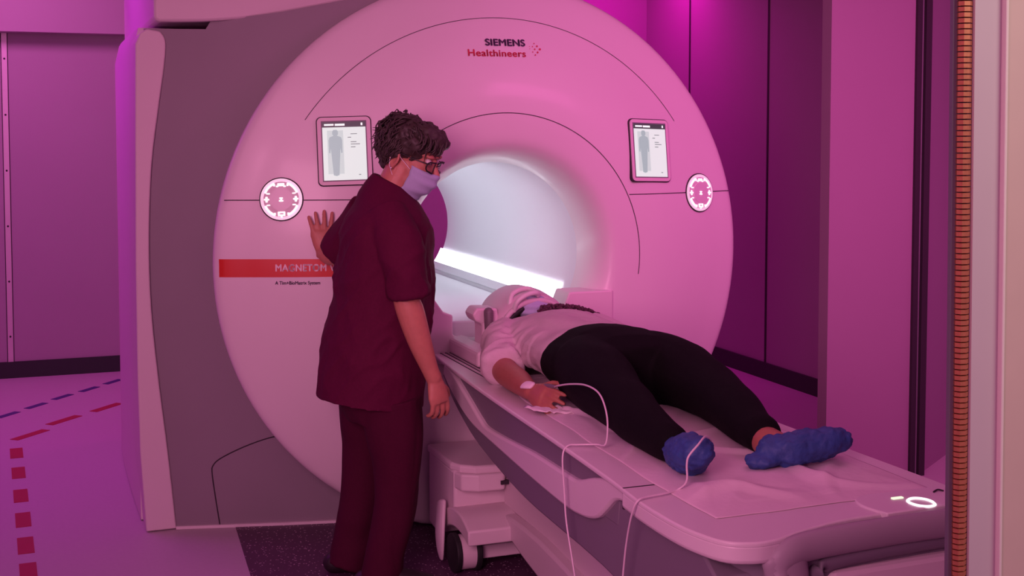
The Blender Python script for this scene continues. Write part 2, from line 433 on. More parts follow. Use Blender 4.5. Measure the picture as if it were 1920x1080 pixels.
bm = bmesh.new()
for x, z, r in ((.122, 1.800, .0024), (.1325, 1.790, .0036), (.114, 1.788, .0022), (.102, 1.788, .0014), (.122, 1.7785, .0030), (.143, 1.7785, .0042), (.113, 1.768, .0022), (.1325, 1.767, .0036), (.122, 1.757, .0026), (.102, 1.7795, .0014)):
    q = bmesh.ops.create_circle(bm, cap_ends=True, segments=14, radius=r)
    bmesh.ops.transform(bm, matrix=Matrix.Translation((x+.002, surfY(x, z)-.003, z)) @ Matrix.Rotation(pi/2, 4, 'X'), verts=q['verts'])
obj('dot_emblem', bm, 'letterr', scan, label='emblem of small dark red dots')

def rrect(w, h, r, n=6):
    out = []
    for cx, cy, a in ((w/2-r, h/2-r, 0), (-w/2+r, h/2-r, 90), (-w/2+r, -h/2+r, 180), (w/2-r, -h/2+r, 270)):
        for i in range(n+1):
            t = radians(a+90*i/n); out.append((cx+r*cos(t), cy+r*sin(t)))
    return out
def place(o, M4):
    for v in o.data.vertices: v.co = M4 @ v.co
def display(x, z, w, h, sx, sz, sw, sh):
    r = sqrt(x*x+(z-CZ)**2); slope = .26
    n = V((x*slope/r, -1, (z-CZ)*slope/r)).normalized()          # outward normal
    right = V((0, 0, 1)).cross(-n).normalized()*1; right = V((1, 0, 0))-n*n.x; right.normalize(); up = n.cross(right)*1
    if up.z < 0: up = -up
    M4 = Matrix((( right.x, up.x, n.x, x), (right.y, up.y, n.y, surfY(x, z)), (right.z, up.z, n.z, z), (0, 0, 0, 1)))
    def part(name, bm, m, par, lab=None):
        bmesh.ops.transform(bm, matrix=M4, verts=bm.verts[:]); return obj(name, bm, m, par, smooth=False, label=lab)
    bm = bmesh.new(); prism(bm, rrect(w+.007, h+.007, .018), 'Z', -.02, .003); part('display_gap', bm, 'dark', scan)
    bm = bmesh.new(); prism(bm, rrect(w, h, .016), 'Z', -.02, .007)
    d = part('control_display', bm, 'satin', scan, 'touch display left of the bore' if x < 0 else 'touch display right of the bore')
    def flat(x0, x1, y0, y1, e): 
        bm = bmesh.new(); prism(bm, [(x0, y0), (x1, y0), (x1, y1), (x0, y1)], 'Z', .006, e); return bm
    ox, oz = sx-x, sz-z
    hw, hh = sw/2, sh/2
    part('screen_border', flat(ox-hw-.004, ox+hw+.004, oz-hh-.004, oz+hh+.004, .0078), 'midgrey', d)
    part('screen', flat(ox-hw, ox+hw, oz-hh, oz+hh, .0085), 'screen', d, 'lit pale green-white screen')
    part('screen_header', flat(ox-hw, ox+hw, oz+hh-.019, oz+hh, .0092), 'screenhead', d)
    bm = flat(ox-hw+.007, ox-hw+.04, oz+hh-.013, oz+hh-.007, .0098)
    bm2 = [(ox-hw+.044, ox-hw+.078, oz+hh-.014, oz+hh-.007), (ox+hw-.016, ox+hw-.010, oz+hh-.014, oz+hh-.005)]
    for a in bm2: prism(bm, [(a[0], a[2]), (a[1], a[2]), (a[1], a[3]), (a[0], a[3])], 'Z', .006, .0098)
    part('screen_title', bm, 'screenwh', d)
    part('body_panel', flat(ox-hw+.016, ox-hw+.072, oz-hh+.022, oz+hh-.03, .0090), 'screenpan', d)
    # standing body silhouette, head at the top
    cx = ox-hw+.044
    sil = [(.006, .165), (.010, .158), (.010, .150), (.006, .144), (.020, .139), (.0235, .128), (.0235, .085), (.019, .082), (.0165, .10), (.0155, .085), (.013, .05), (.010, .006), (.002, .003)]
    pts = [(cx+a, oz-hh+.012+b_) for a, b_ in sil]+[(cx-a, oz-hh+.012+b_) for a, b_ in sil[::-1]]
    bm = bmesh.new(); prism(bm, pts, 'Z', .006, .0096); part('body_figure', bm, 'screenfig', d)
    bm = flat(ox-.008+.03, ox+.045, oz+.058, oz+.060, .0092)
    for a, b_, zz in ((.018, .03, .046), (.028, .048, .030), (.028, .06, .022), (.028, .044, .012), (.052, .060, -.086)):
        prism(bm, [(ox+a-.006, oz+zz), (ox+b_-.006, oz+zz), (ox+b_-.006, oz+zz+.0022), (ox+a-.006, oz+zz+.0022)], 'Z', .006, .0092)
    part('screen_text', bm, 'screentxt', d)
def dial(x, z, R):
    r = sqrt(x*x+(z-CZ)**2); slope = .34
    n = V((x*slope/r, -1, (z-CZ)*slope/r)).normalized(); right = (V((1, 0, 0))-n*n.x).normalized(); up = n.cross(right)
    if up.z < 0: up = -up
    M4 = Matrix(((right.x, up.x, n.x, x), (right.y, up.y, n.y, surfY(x, z)), (right.z, up.z, n.z, z), (0, 0, 0, 1)))
    def circ(r, n=48): return [(r*cos(2*pi*i/n), r*sin(2*pi*i/n)) for i in range(n)]
    def part(name, bm, m, par, lab=None):
        bmesh.ops.transform(bm, matrix=M4, verts=bm.verts[:]); return obj(name, bm, m, par, smooth=False, label=lab)
    bm = bmesh.new(); prism(bm, circ(R), 'Z', -.02, .004)
    d = part('control_dial', bm, 'dark', scan, 'round lit control pad left of the bore' if x < 0 else 'round lit control pad right of the bore')
    bm = bmesh.new(); prism(bm, circ(R*.945), 'Z', 0, .007); part('dial_ring', bm, 'ledsoft', d, 'pale glowing outer ring')
    bm = bmesh.new(); prism(bm, circ(R*.80), 'Z', 0, .009); part('dial_plate', bm, 'satin', d)
    bm = bmesh.new(); prism(bm, circ(R*.52), 'Z', 0, .011); part('dial_knob', bm, 'white', d)
    bm = bmesh.new()
    def ann(a0, a1, r0, r1, e=.0105, k=10):
        P = [(r1*cos(radians(a0+(a1-a0)*i/k)), r1*sin(radians(a0+(a1-a0)*i/k))) for i in range(k+1)]
        Q = [(r0*cos(radians(a0+(a1-a0)*i/k)), r0*sin(radians(a0+(a1-a0)*i/k))) for i in range(k, -1, -1)]
        prism(bm, P+Q, 'Z', .005, e)
    for a in (22, 112, 202, 292): ann(a, a+46, R*.735, R*.80)
    part('lit_arc', bm, 'ledw', d, 'bright white arcs'); bm = bmesh.new()
    def sq(x0, x1, y0, y1, e=.0105): prism(bm, [(x0, y0), (x1, y0), (x1, y1), (x0, y1)], 'Z', .005, e)
    k = R
    # key symbols at the four sides
    sq(-.15*k, .15*k, .60*k, .72*k); sq(-.22*k, -.12*k, .56*k, .61*k); sq(.12*k, .22*k, .56*k, .61*k)
    sq(-.16*k, .16*k, -.62*k, -.57*k); sq(-.16*k, .16*k, -.76*k, -.70*k); sq(-.16*k, -.10*k, -.72*k, -.58*k); sq(.10*k, .16*k, -.72*k, -.58*k); sq(-.03*k, .03*k, -.82*k, -.76*k)
    for s in (-1, 1):
        sq(s*.66*k-.04*k, s*.66*k+.04*k, -.12*k, .12*k); sq(s*.66*k-.11*k, s*.66*k+.11*k, -.03*k, .03*k)
        sq(s*.58*k-.07*k, s*.58*k+.07*k, .24*k, .28*k); sq(s*.58*k-.07*k, s*.58*k+.07*k, -.28*k, -.24*k)
        sq(s*.30*k-.03*k, s*.30*k+.03*k, .60*k, .70*k); sq(s*.30*k-.03*k, s*.30*k+.03*k, -.72*k, -.62*k)
    sq(-.09*k, .09*k, -.10*k, -.05*k, .0125); sq(-.07*k, .07*k, .03*k, .07*k, .0125); sq(-.025*k, .025*k, -.10*k, .02*k, .0125)
    part('key_symbol', bm, 'ledw', d, 'white lit key symbols')
display(-.597, 1.407, .185, .238, -.597, 1.407, .150, .205)
display(.588, 1.402, .183, .236, .588, 1.402, .152, .203)
dial(-.812, 1.240, .0765); dial(.832, 1.234, .0765)

# housing behind the disc
bandR = [(.0, -1.147), (.287, -1.173), (.548, -1.201), (.786, -1.222), (.982, -1.229), (1.177, -1.226), (1.372, -1.214), (1.565, -1.188), (1.70, -1.168), (1.778, -1.160), (1.815, -1.164), (1.838, -1.18)]
pts = [(-1.255, .004)]+[(x, z+.004 if z == 0 else z) for z, x in spline(bandR, 4)]+[(-1.225, 1.845), (-1.25, 1.83), (-1.266, 1.79), (-1.272, 1.4), (-1.277, .98), (-1.277, .6), (-1.272, .3)]
bm = bmesh.new(); prism(bm, pts, 'Y', .44, .75); obj('white_edge_band', bm, 'satin', scan, smooth=True, auto=radians(40), bevel=.006)
bm = bmesh.new()
plan = [(-1.262, .60), (-1.268, 1.0), (-1.268, 1.5), (-1.262, 1.75), (-1.24, 1.9), (-1.15, 2.0), (.70, 2.0), (.78, 1.9), (.80, 1.6), (.84, .9), (.86, .46), (-.85, .60)]
# ring-shaped body: outer shell only so that the bore stays open
R0 = []
for z in (.004, .4, .9, 1.4, 1.78, 1.86):
    sh = 1 if z < 1.8 else .985
    R0.append([(x*sh, y, z if x < 0 else z*.86) for x, y in plan])
Rv = loft(bm, R0, cap=False); bm.faces.new(Rv[-1])
for f in [f for f in bm.faces if all(abs(v.co.y-2.0) < .01 for v in f.verts)]: bm.faces.remove(f)
for f in [f for f in bm.faces if all(v.co.y < .7 and v.co.x < .89 and v.co.x > -.9 for v in f.verts)]: bm.faces.remove(f)
obj('side_cover', bm, 'satin', scan, auto=radians(30))
# rear cover with the bore opening
bm = bmesh.new()
inner = [(CX+.40*cos(2*pi*i/64), 1.89, CZ+.40*sin(2*pi*i/64)) for i in range(64)]
outer = []
for i in range(64):
    t = 2*pi*i/64; c, s_ = cos(t), sin(t)
    k = min((1.16 if c < 0 else .72)/max(abs(c), 1e-6), ((.85 if c < -.3 else .60) if s_ > 0 else 1.004)/max(abs(s_), 1e-6)); outer.append((CX+k*c, 1.99, CZ+k*s_))
loft(bm, [inner, outer], cap=False); obj('rear_cover', bm, 'satin', scan)
# grey cover between band and disc, with the disc's shape left free in the middle
gp = [(-1.19, .463), (-1.149, .452), (-1.02, .42), (-1.0, .415), (-.9, .392), (-.75, .355), (-.575, .318), (-.3, .27)]
bm = bmesh.new(); rows = []
AR = [(-1.3, 1.848), (-1.02, 1.848), (-1.0, 1.880), (-.80, 1.904), (-.52, 1.963), (-.25, 2.02), (0, 2.045)]
def arcz(x):
    for (x0, z0), (x1, z1) in zip(AR[:-1], AR[1:]):
        if x <= x1: return z0+(z1-z0)*(x-x0)/(x1-x0)
for t in [i/40 for i in range(41)]:
    row = []
    for x, y in gp: row.append((x if x > -1.18 else -1.235, y, t*arcz(x)+.004*(1-t)))
    rows.append(row)
loft(bm, rows, closed=False, cap=False)
for v in [v for v in bm.verts if (v.co.x-CX)**2+(v.co.z-CZ)**2 < .55**2]: bm.verts.remove(v)
obj('grey_cover', bm, 'grey', scan, label='matt grey cover')
def greyY(x):
    for (x0, y0), (x1, y1) in zip(gp[:-1], gp[1:]):
        if x <= x1: return y0+(y1-y0)*(x-x0)/(x1-x0)
    return gp[-1][1]
bm = bmesh.new(); sp = spline([(-.72, .345), (-.807, .334), (-.902, .302), (-.985, .262), (-1.014, .235), (-1.018, .205), (-1.007, .112), (-.993, .012)], 6)
wire(bm, [(x, greyY(x)-.001, z) for x, z in sp], .0022, n=6, per=1); obj('hatch_seam', bm, 'dark', scan)
bm = bmesh.new(); prism(bm, [(x, y-.012) for x, y in gp[1:]]+[(x, y+.03) for x, y in gp[:0:-1]], 'Z', 0.001, .012); obj('kick_strip', bm, 'white', scan, smooth=False, label='pale strip along the floor')
# upper cover arching over the disc
lo = spline([(-1.19, 1.868), (-1.0, 1.876), (-.80, 1.902), (-.52, 1.962), (-.25, 2.02), (0, 2.045)], 5)
pts = [(-1.205, 1.88)]+lo+[(.3, 2.05), (.42, 2.10), (.45, 2.74), (-1.205, 2.74)]
bm = bmesh.new(); prism(bm, pts, 'Y', .385, 1.95); obj('upper_cover', bm, 'satin', scan, auto=radians(40), bevel=.01)

# ------------------------------------------------------------------ patient table
tab = thing('scanner_table', (0, -1.1, 0), 'long white patient table on wheels in front of the scanner bore', 'table')
ZT = .68; TX0, TX1 = -.345, .285
# tabletop outline (plan) with the rounded foot end
left = [(-.29, -.02), (-.315, -.3), (-.345, -.8), (-.372, -1.4), (-.39, -1.72), (-.405, -1.9), (-.405, -2.05), (-.392, -2.14), (-.365, -2.205), (-.31, -2.232), (-.26, -2.228)]
right = [(-.20, -2.202), (-.05, -2.165), (.15, -2.16), (.26, -2.15), (.30, -2.08), (.30, -1.9), (.285, -1.4), (.28, -.6), (.27, -.02)]
out = spline(left, 4)+spline(right, 3)
bm = bmesh.new(); prism(bm, out, 'Z', ZT-.012, ZT); obj('table_top', bm, 'white', tab, auto=radians(40), bevel=.004, bseg=3)
rim = [p for p in out if p[1] < -1.79]
bm = bmesh.new(); prism(bm, [(rim[0][0], -1.80)]+rim+[(rim[-1][0], -1.80)], 'Z', ZT-.046, ZT-.002); obj('foot_rim', bm, 'white', tab, auto=radians(40), bevel=.010, bseg=3)
# inner sliding board, slightly raised, with rails
bm = bmesh.new(); prism(bm, [(-.215, -.02), (-.215, -1.95), (-.19, -2.03), (.15, -2.03), (.18, -1.95), (.18, -.02)], 'Z', ZT-.01, ZT+.003); obj('sliding_board', bm, 'satin', tab, smooth=False, bevel=.004)
for x in (-.262, -.243, -.226, .205, .222):
    bm = bmesh.new(); box(bm, x-.002, x+.002, -.62, .0, ZT-.002, ZT+.0012); obj('rail_groove', bm, 'dark', tab, smooth=False)
# side: dark slot, grey upper panel, white swoop band, grey lower body  (drawn in the Y-Z plane)
def xl(y): return -.312+(y+.3)*.0434
def sidep(name, pts, m, off, x1, lab=None, bev=.004):
    bm = bmesh.new(); prism(bm, pts, 'X', -5, x1)
    for v in bm.verts:
        if v.co.x < -4: v.co.x = xl(v.co.y)+off
    return obj(name, bm, m, tab, auto=radians(40), bevel=bev, label=lab)
sidep('side_slot', [(-.36, .668), (-1.82, .668), (-1.80, .645), (-.40, .645)], 'dark', .030, .24, None, 0)
sidep('side_panel', [(-.33, .656), (-1.72, .662), (-1.70, .56), (-1.2, .55), (-.7, .54), (-.5, .56)], 'midgrey', .014, .265, 'grey inset side panel')
bu = spline([(-.20, .676), (-.27, .674), (-.351, .654), (-.51, .611), (-.63, .578), (-.70, .568), (-.9, .578), (-1.139, .596), (-1.38, .604), (-1.47, .610), (-1.56, .638), (-1.64, .657), (-1.737, .668), (-1.80, .669)], 4)
bl_ = spline([(-1.80, .634), (-1.753, .635), (-1.706, .622), (-1.66, .59), (-1.608, .555), (-1.56, .538), (-1.50, .527), (-1.39, .519), (-1.139, .521), (-.769, .532), (-.60, .538), (-.50, .548), (-.383, .573), (-.25, .615), (-.19, .64)], 4)
sidep('swoop_band', bu+bl_, 'white', -.002, .285, 'white swooping side band', .007)
bm = bmesh.new(); box(bm, -.3935, -.30, -1.803, -1.797, .632, .6805); obj('band_joint', bm, 'dark', tab, smooth=False)
sidep('lower_body', spline([(-.15, .66), (-.3, .60), (-.5, .555), (-.8, .54), (-1.1, .53), (-1.45, .53), (-1.58, .56), (-1.68, .632), (-1.8, .640), (-1.95, .640), (-2.12, .640)], 3)
      + spline([(-2.19, .60), (-2.16, .30), (-1.9, .40), (-1.6, .432), (-1.139, .432), (-.9, .442), (-.628, .470), (-.45, .50), (-.25, .56), (-.12, .62)], 3), 'midgrey', .016, .27, 'grey body below the white band', .006)
def sidex(name, pts, m, x0, x1, lab=None, bev=.004):
    bm = bmesh.new(); prism(bm, pts, 'X', x0, x1); return obj(name, bm, m, tab, auto=radians(40), bevel=bev, label=lab)
# foot end bumper: a framed panel with a rounded handle bar
bm = bmesh.new()
path = [(-.262, -2.215, .585), (-.262, -2.222, .625), (-.235, -2.225, .648), (-.16, -2.215, .655), (.05, -2.20, .656), (.2, -2.195, .656), (.28, -2.16, .650), (.30, -2.05, .61)]
limb(bm, [(*p, .030, .022) for p in path], n=18, per=5, flat=(0, 0, 1)); obj('foot_bumper', bm, 'foot', tab, label='grey rounded handle bar at the foot end')
bm = bmesh.new()
limb(bm, [(-.245, -2.222, .640, .050, .022), (-.236, -2.224, .58, .048, .022), (-.236, -2.222, .48, .046, .022), (-.236, -2.218, .30, .046, .022)], n=18, per=5, flat=(1, 0, 0)); obj('foot_frame', bm, 'foot', tab, label='grey upright of the foot end frame')
bm = bmesh.new(); limb(bm, [(-.20, -2.205, .40, .02, .012), (-.185, -2.207, .55, .02, .012), (-.155, -2.207, .598, .018, .012), (-.10, -2.204, .612, .016, .012), (.05, -2.196, .616, .016, .012), (.26, -2.185, .616, .016, .012)], n=12, per=5, flat=(1, 0, .6)); obj('foot_inner_frame', bm, 'midgrey', tab)
bm = bmesh.new(); pl = spline([(-.36, -1.9), (-.362, -2.05), (-.33, -2.16), (-.24, -2.205), (-.05, -2.195), (.18, -2.18), (.26, -2.1), (.27, -1.9)], 4)
prism(bm, pl, 'Z', .33, .636); obj('foot_apron', bm, 'midgrey', tab, auto=radians(40), bevel=.02)
bm = bmesh.new(); prism(bm, [(-.16, .34), (-.155, .555), (-.12, .59), (.24, .595), (.24, .34)], 'Y', -2.212, -2.17); obj('foot_panel', bm, 'satin', tab, smooth=False, bevel=.012)
# control corner
bm = bmesh.new(); prism(bm, spline([(.035, -2.175), (.02, -2.12), (.03, -2.07), (.07, -2.045), (.15, -2.045), (.27, -2.05), (.285, -2.10), (.27, -2.155), (.2, -2.168)], 3), 'Z', ZT-.01, ZT+.0045)
obj('control_corner', bm, 'white', tab, auto=radians(40), bevel=.003)
bm = bmesh.new()
RING = [[(.149+r*cos(t), -2.139+r*1.35*sin(t)*.9, ZT+z) for r, z in ((.0225, .0055), (.0255, .0085), (.0285, .0055))] for t in [2*pi*i/40 for i in range(40)]]
RV = [[bm.verts.new(p) for p in r] for r in RING]
for i in range(40):
    for k in range(2): bm.faces.new((RV[i][k], RV[(i+1) % 40][k], RV[(i+1) % 40][k+1], RV[i][k+1]))
obj('lit_ring', bm, 'ledw', tab, label='glowing white ring')
bm = bmesh.new(); box(bm, .108, .135, -2.098, -2.09, ZT+.004, ZT+.007); obj('status_light', bm, 'ledg', tab, smooth=False, label='small glowing green bar')
bm = bmesh.new()
wire(bm, [(.225, -2.085, ZT+.006), (.24, -2.08, ZT+.008), (.25, -2.085, ZT+.006)], .002); obj('corner_button', bm, 'dark', tab)
# pedestal and dock
sidex('pedestal', [(-.28, .60), (-.75, .52), (-1.2, .45), (-1.9, .44), (-1.9, .10), (-1.35, .10), (-1.0, .14), (-.6, .19), (-.30, .19)], 'satin', -.128, .09, None, .012)
bm = bmesh.new()
prism(bm, [(-.305, .02), (-.305, -.255), (-.285, -.30), (-.24, -.335), (-.14, -.345), (.13, -.345), (.22, -.30), (.22, .02)], 'Z', .318, .348)
obj('dock_shelf', bm, 'satin', tab, smooth=False, bevel=.010, bseg=3)
bm = bmesh.new(); prism(bm, [(-.30, -.27), (-.288, -.325), (-.235, -.352), (-.145, -.356), (-.135, -.34), (-.135, -.27)], 'Z', .262, .322)
obj('dock_ledge', bm, 'satin', tab, smooth=False, bevel=.008, bseg=3)
bm = bmesh.new(); box(bm, -.158, -.130, -.362, -.345, .283, .296); obj('ledge_latch', bm, 'dark', tab, smooth=False)
sidex('dock_block', [(.015, .325), (.015, .06), (-.06, .055), (-.16, .075), (-.22, .15), (-.285, .18), (-.285, .325)], 'satin', -.30, .22, None, .010)
sidex('base_fairing', spline([(-.20, .10), (-.25, .128), (-.32, .143), (-.40, .14), (-.47, .12)], 4)+spline([(-.47, .17), (-.40, .198), (-.33, .205), (-.26, .195), (-.20, .17)], 4), 'satin', -.312, .235, None, .010)
sidex('base_rail', spline([(-.40, .195), (-.7, .20), (-1.2, .16), (-2.0, .13)], 3)+spline([(-2.0, .03), (-1.2, .05), (-.8, .07), (-.55, .105), (-.42, .14)], 3), 'satin', -.165, .12, None, .010)
bm = bmesh.new(); limb(bm, [(-.325, -.22, .20, .012, .04), (-.340, -.25, .12, .012, .045), (-.343, -.262, .055, .009, .034), (-.340, -.265, .022, .006, .016)], n=12, flat=(1, 0, 0)); obj('wheel_guard', bm, 'satin', tab)
def wheel(x, y):
    bm = bmesh.new()
    def disc(x0, x1, r0):
        q = [(y+r0*cos(2*pi*i/32), .066+r0*sin(2*pi*i/32)) for i in range(32)]; prism(bm, q, 'X', x0, x1)
    disc(x-.045, x-.026, .066); disc(x+.026, x+.045, .066)
    wl = obj('wheel', bm, 'rubber', tab, auto=radians(40), bevel=.004, label='black wheel tyres')
    bm = bmesh.new(); q = [(y+.058*cos(2*pi*i/32), .066+.058*sin(2*pi*i/32)) for i in range(32)]; prism(bm, q, 'X', x-.026, x+.026); obj('wheel_hub', bm, 'satin', wl, auto=radians(40))
for sx in (-.285, .20):
    for sy in (-.35, -1.8): wheel(sx, sy)
bm = bmesh.new(); box(bm, -.24, .155, -.37, -.33, .040, .085); box(bm, -.24, .155, -1.82, -1.78, .04, .085); obj('axle', bm, 'satin', tab, smooth=False, bevel=.004)

# ------------------------------------------------------------------ rumpled sheet on the table
def sheet_z(x, y):
    n = noise.noise(V((x*5, y*4, 3.1)))*.006+noise.noise(V((x*13, y*7, 1.7)))*.0035
    r = abs(noise.noise(V((x*3.2+y*1.8, y*3.0, 8.2)))); ridge = max(0, .12-r)*.09
    r2 = abs(noise.noise(V((x*4.2-y*2.8, y*2.0, 4.4)))); ridge += max(0, .10-r2)*.07
    return ZT+.0095+max(-.004, n*.7)+ridge*1.15
bm = bmesh.new(); nx, ny = 90, 220; G = []
for j in range(ny+1):
    y = -.56-1.515*j/ny; row = []
    for i in range(nx+1):
        u = i/nx
        xl = -.255-.06*max(0, min(1, (-y-.6)/1.2))+.010*noise.noise(V((0, y*6, 0))); xr = .245+.012*noise.noise(V((9, y*5, 0)))
        yy = y+(.02*noise.noise(V((u*5, j*.02, 6))) if j > ny*.96 or j < 8 else 0)
        x = xl+(xr-xl)*u; e = min(1, min(u, 1-u)*9, (ny-j)/22)
        zb = ZT+(.0040 if -.212 < x < .176 and yy > -2.0 else .0012); row.append(bm.verts.new((x, yy, zb+max(0, sheet_z(x, yy)-zb)*e)))
    G.append(row)
for a, b_ in zip(G[:-1], G[1:]):
    for i in range(nx): bm.faces.new((a[i], a[i+1], b_[i+1], b_[i]))
sh = obj('bed_sheet', bm, 'sheet'); tag(sh, 'rumpled white sheet spread on the table under the legs', 'sheet')
md = sh.modifiers.new('thick', 'SOLIDIFY'); md.thickness = .0005; md.offset = 1

# ------------------------------------------------------------------ people helpers
def finger(bm, base, dirs, lens, r0, r1):
    p = V(base); pts = [(*p, r0)]
    for i, (d, l) in enumerate(zip(dirs, lens)):
        p = p+V(d).normalized()*l; k = (i+1)/len(lens); pts.append((*p, r0+(r1-r0)*k))
    limb(bm, pts, n=10, per=3)
def hand(bm, wrist, fwd, across, palm, L=.175, curl=.35, spread=.10, thumb_side=1, wr=.026):
    """fwd: wrist to fingertips, across: towards the index-finger side, palm: out of the palm"""
    f, a, p = V(fwd).normalized(), V(across).normalized(), V(palm).normalized()
    w_ = V(wrist); pl = L*.50
    rings = [(0, wr, wr*.72, 0), (pl*.35, .034, .019, 0), (pl*.75, .040, .017, 0), (pl, .039, .013, 0)]
    rr = [ell(w_-f*.02, a*wr, p*wr*.75, 16)]+[ell(w_+f*d-p*.0, a*ra, p*rb, 16) for d, ra, rb, _ in rings]
    loft(bm, rr)
    for k, (off, ln) in enumerate(((.029, .92), (.010, 1.0), (-.010, .94), (-.028, .76))):
        b0 = w_+f*pl*.95+a*off
        d0 = (f+a*spread*(off/.03)).normalized(); c = curl*(1+.12*k)
        ds = []
        for m_ in (.45, 1.1, 1.7): ds.append(d0*cos(c*m_)+p*sin(c*m_))
        T = L*.5*ln; finger(bm, b0-d0*.012, [d0]+ds, [.012, T*.45, T*.31, T*.24], .0092, .0068)
    tb = w_+f*pl*.28+a*.026
    d1 = (f*.62+a*.70+p*.35).normalized(); d2 = (f*.86+a*.30+p*.40).normalized()
    finger(bm, tb-a*.012, [d1, d1, d2], [.018, .030, .028], .0125, .0085)

def foldy(amp, sx=9, sy=9, sz=4, seed=0.0):
    def fn(co, n):
        v = noise.noise(V((co.x*sx+seed, co.y*sy, co.z*sz)))
        v2 = noise.noise(V((co.x*sx*2.3, co.y*sy*2.3+seed, co.z*sz*2.1)))
        return amp*(abs(v)*1.2-.25+.4*v2)
    return fn

# ------------------------------------------------------------------ standing person
PB = V((-.60, -.33, 0))
wom = thing('person', PB, 'standing person in burgundy scrubs with face mask and glasses, looking down at the table', 'person')
HD = radians(-18)                                   # body heading
hx, hy = V((cos(HD), sin(HD), 0)), V((-sin(HD), cos(HD), 0))   # forward, left
SY = -.33
def tr(x, z, a, b_, dy=0): return (V((x, SY+dy, z)), hx*a, hy*b_)
# head frame
hyaw = radians(-40); hp_ = radians(24)
F = V((cos(hyaw)*cos(hp_), sin(hyaw)*cos(hp_), -sin(hp_))); Lh = V((-sin(hyaw), cos(hyaw), 0)); U = F.cross(Lh)*1
if U.z < 0: U = -U
HC = V((-.462, -.345, 1.405))
def H(f, l, u): return HC+F*f+Lh*l+U*u
HR = Matrix((F, Lh, U)).transposed()
body = bmesh.new()
# skull, face, jaw
ball(body, H(-.012, 0, .025), (.090, .072, .080), HR)
ball(body, H(.034, 0, -.035), (.058, .056, .075), HR)
ball(body, H(.048, 0, -.085), (.040, .036, .030), HR)
for s in (1, -1):
    ball(body, H(.046, s*.034, -.030), (.032, .022, .026), HR, 12, 8)      # cheeks
    ball(body, H(.018, s*.046, -.075), (.034, .017, .026), HR, 12, 8)      # jaw corners
    ball(body, H(.076, s*.030, .022), (.016, .024, .008), HR, 12, 8)       # brow
    ball(body, H(.074, s*.031, -.002), (.012, .014, .009), HR, 12, 8)      # lids
limb(body, [(*H(.084, 0, .010), .008), (*H(.098, 0, -.016), .010), (*H(.108, 0, -.034), .013), (*H(.094, 0, -.044), .010)], n=10)
for s in (1, -1): ball(body, H(.094, s*.012, -.036), (.010, .009, .008), HR, 10, 8)
ball(body, H(.086, 0, -.062), (.012, .022, .006), HR, 12, 8); ball(body, H(.084, 0, -.072), (.012, .019, .006), HR, 12, 8)
# ears
for s in (1, -1):
    c = H(-.012, s*.074, -.022)
    e = HR @ Matrix.Rotation(s*radians(18), 3, 'Z') @ Matrix.Rotation(radians(-10), 3, 'Y')
    prev = None
    pts = [(-.004, -.028), (.010, -.014), (.014, .004), (.010, .022), (-.006, .030), (-.020, .022), (-.022, .004), (-.014, -.016), (-.006, -.028)]
    limb(body, [(*(c+e @ V((x, s*.008, z))), .0052) for x, z in pts], n=8, per=3)
    ball(body, c+e @ V((-.006, s*.003, 0)), (.015, .006, .024), e, 12, 8)
    ball(body, c+e @ V((-.003, s*.006, -.028)), (.008, .005, .009), e, 10, 8)
# neck
limb(body, [(-.555, -.325, 1.20, .062), (-.540, -.328, 1.26, .056), (-.515, -.335, 1.31, .054), (-.49, -.34, 1.36, .056)], n=18)
# trunk and legs under the clothes
loft(body, [ell(*tr(-.545, 1.24, .07, .12), 24), ell(*tr(-.545, 1.20, .10, .165), 24), ell(*tr(-.545, 1.07, .125, .16), 24), ell(*tr(-.56, .93, .115, .135), 24), ell(*tr(-.575, .80, .13, .16), 24), ell(*tr(-.575, .70, .13, .165), 24), ell(*tr(-.572, .62, .10, .15), 24)])
limb(body, [(-.57, -.42, .72, .080), (-.553, -.43, .55, .064), (-.543, -.434, .42, .050), (-.552, -.436, .25, .044), (-.588, -.436, .09, .036), (-.59, -.436, .055, .034)], n=16)
limb(body, [(-.585, -.25, .72, .080), (-.592, -.245, .55, .062), (-.598, -.24, .42, .048), (-.612, -.235, .25, .042), (-.643, -.23, .09, .034), (-.65, -.23, .055, .034)], n=16)
# near (right) arm hanging, hand at the table edge
limb(body, [(-.570, -.455, 1.19, .040), (-.555, -.510, 1.12, .042), (-.540, -.53, 1.02, .043), (-.538, -.535, .96, .041), (-.522, -.535, .91, .044), (-.494, -.535, .82, .038), (-.462, -.53, .735, .028), (-.447, -.528, .70, .026)], n=16)
hand(body, (-.442, -.528, .694), (.20, -.04, -1), (.85, .35, .15), (-.35, .9, .10), L=.152, curl=.50, thumb_side=1, wr=.026)
# far (left) arm reaching back to the scanner face
limb(body, [(-.575, -.20, 1.19, .040), (-.60, -.140, 1.13, .042), (-.640, -.085, 1.07, .041), (-.668, -.055, 1.050, .034), (-.682, -.025, 1.055, .027), (-.684, -.016, 1.06, .025)], n=16)
hand(body, (-.685, -.014, 1.060), (-.06, .10, 1), (.9, -.1, 0), (.1, .95, -.05), L=.145, curl=.12, spread=.22, wr=.026)
organic('body', body, 'skin', .0042, 3, wom, 'bare face, neck, forearm and hands')
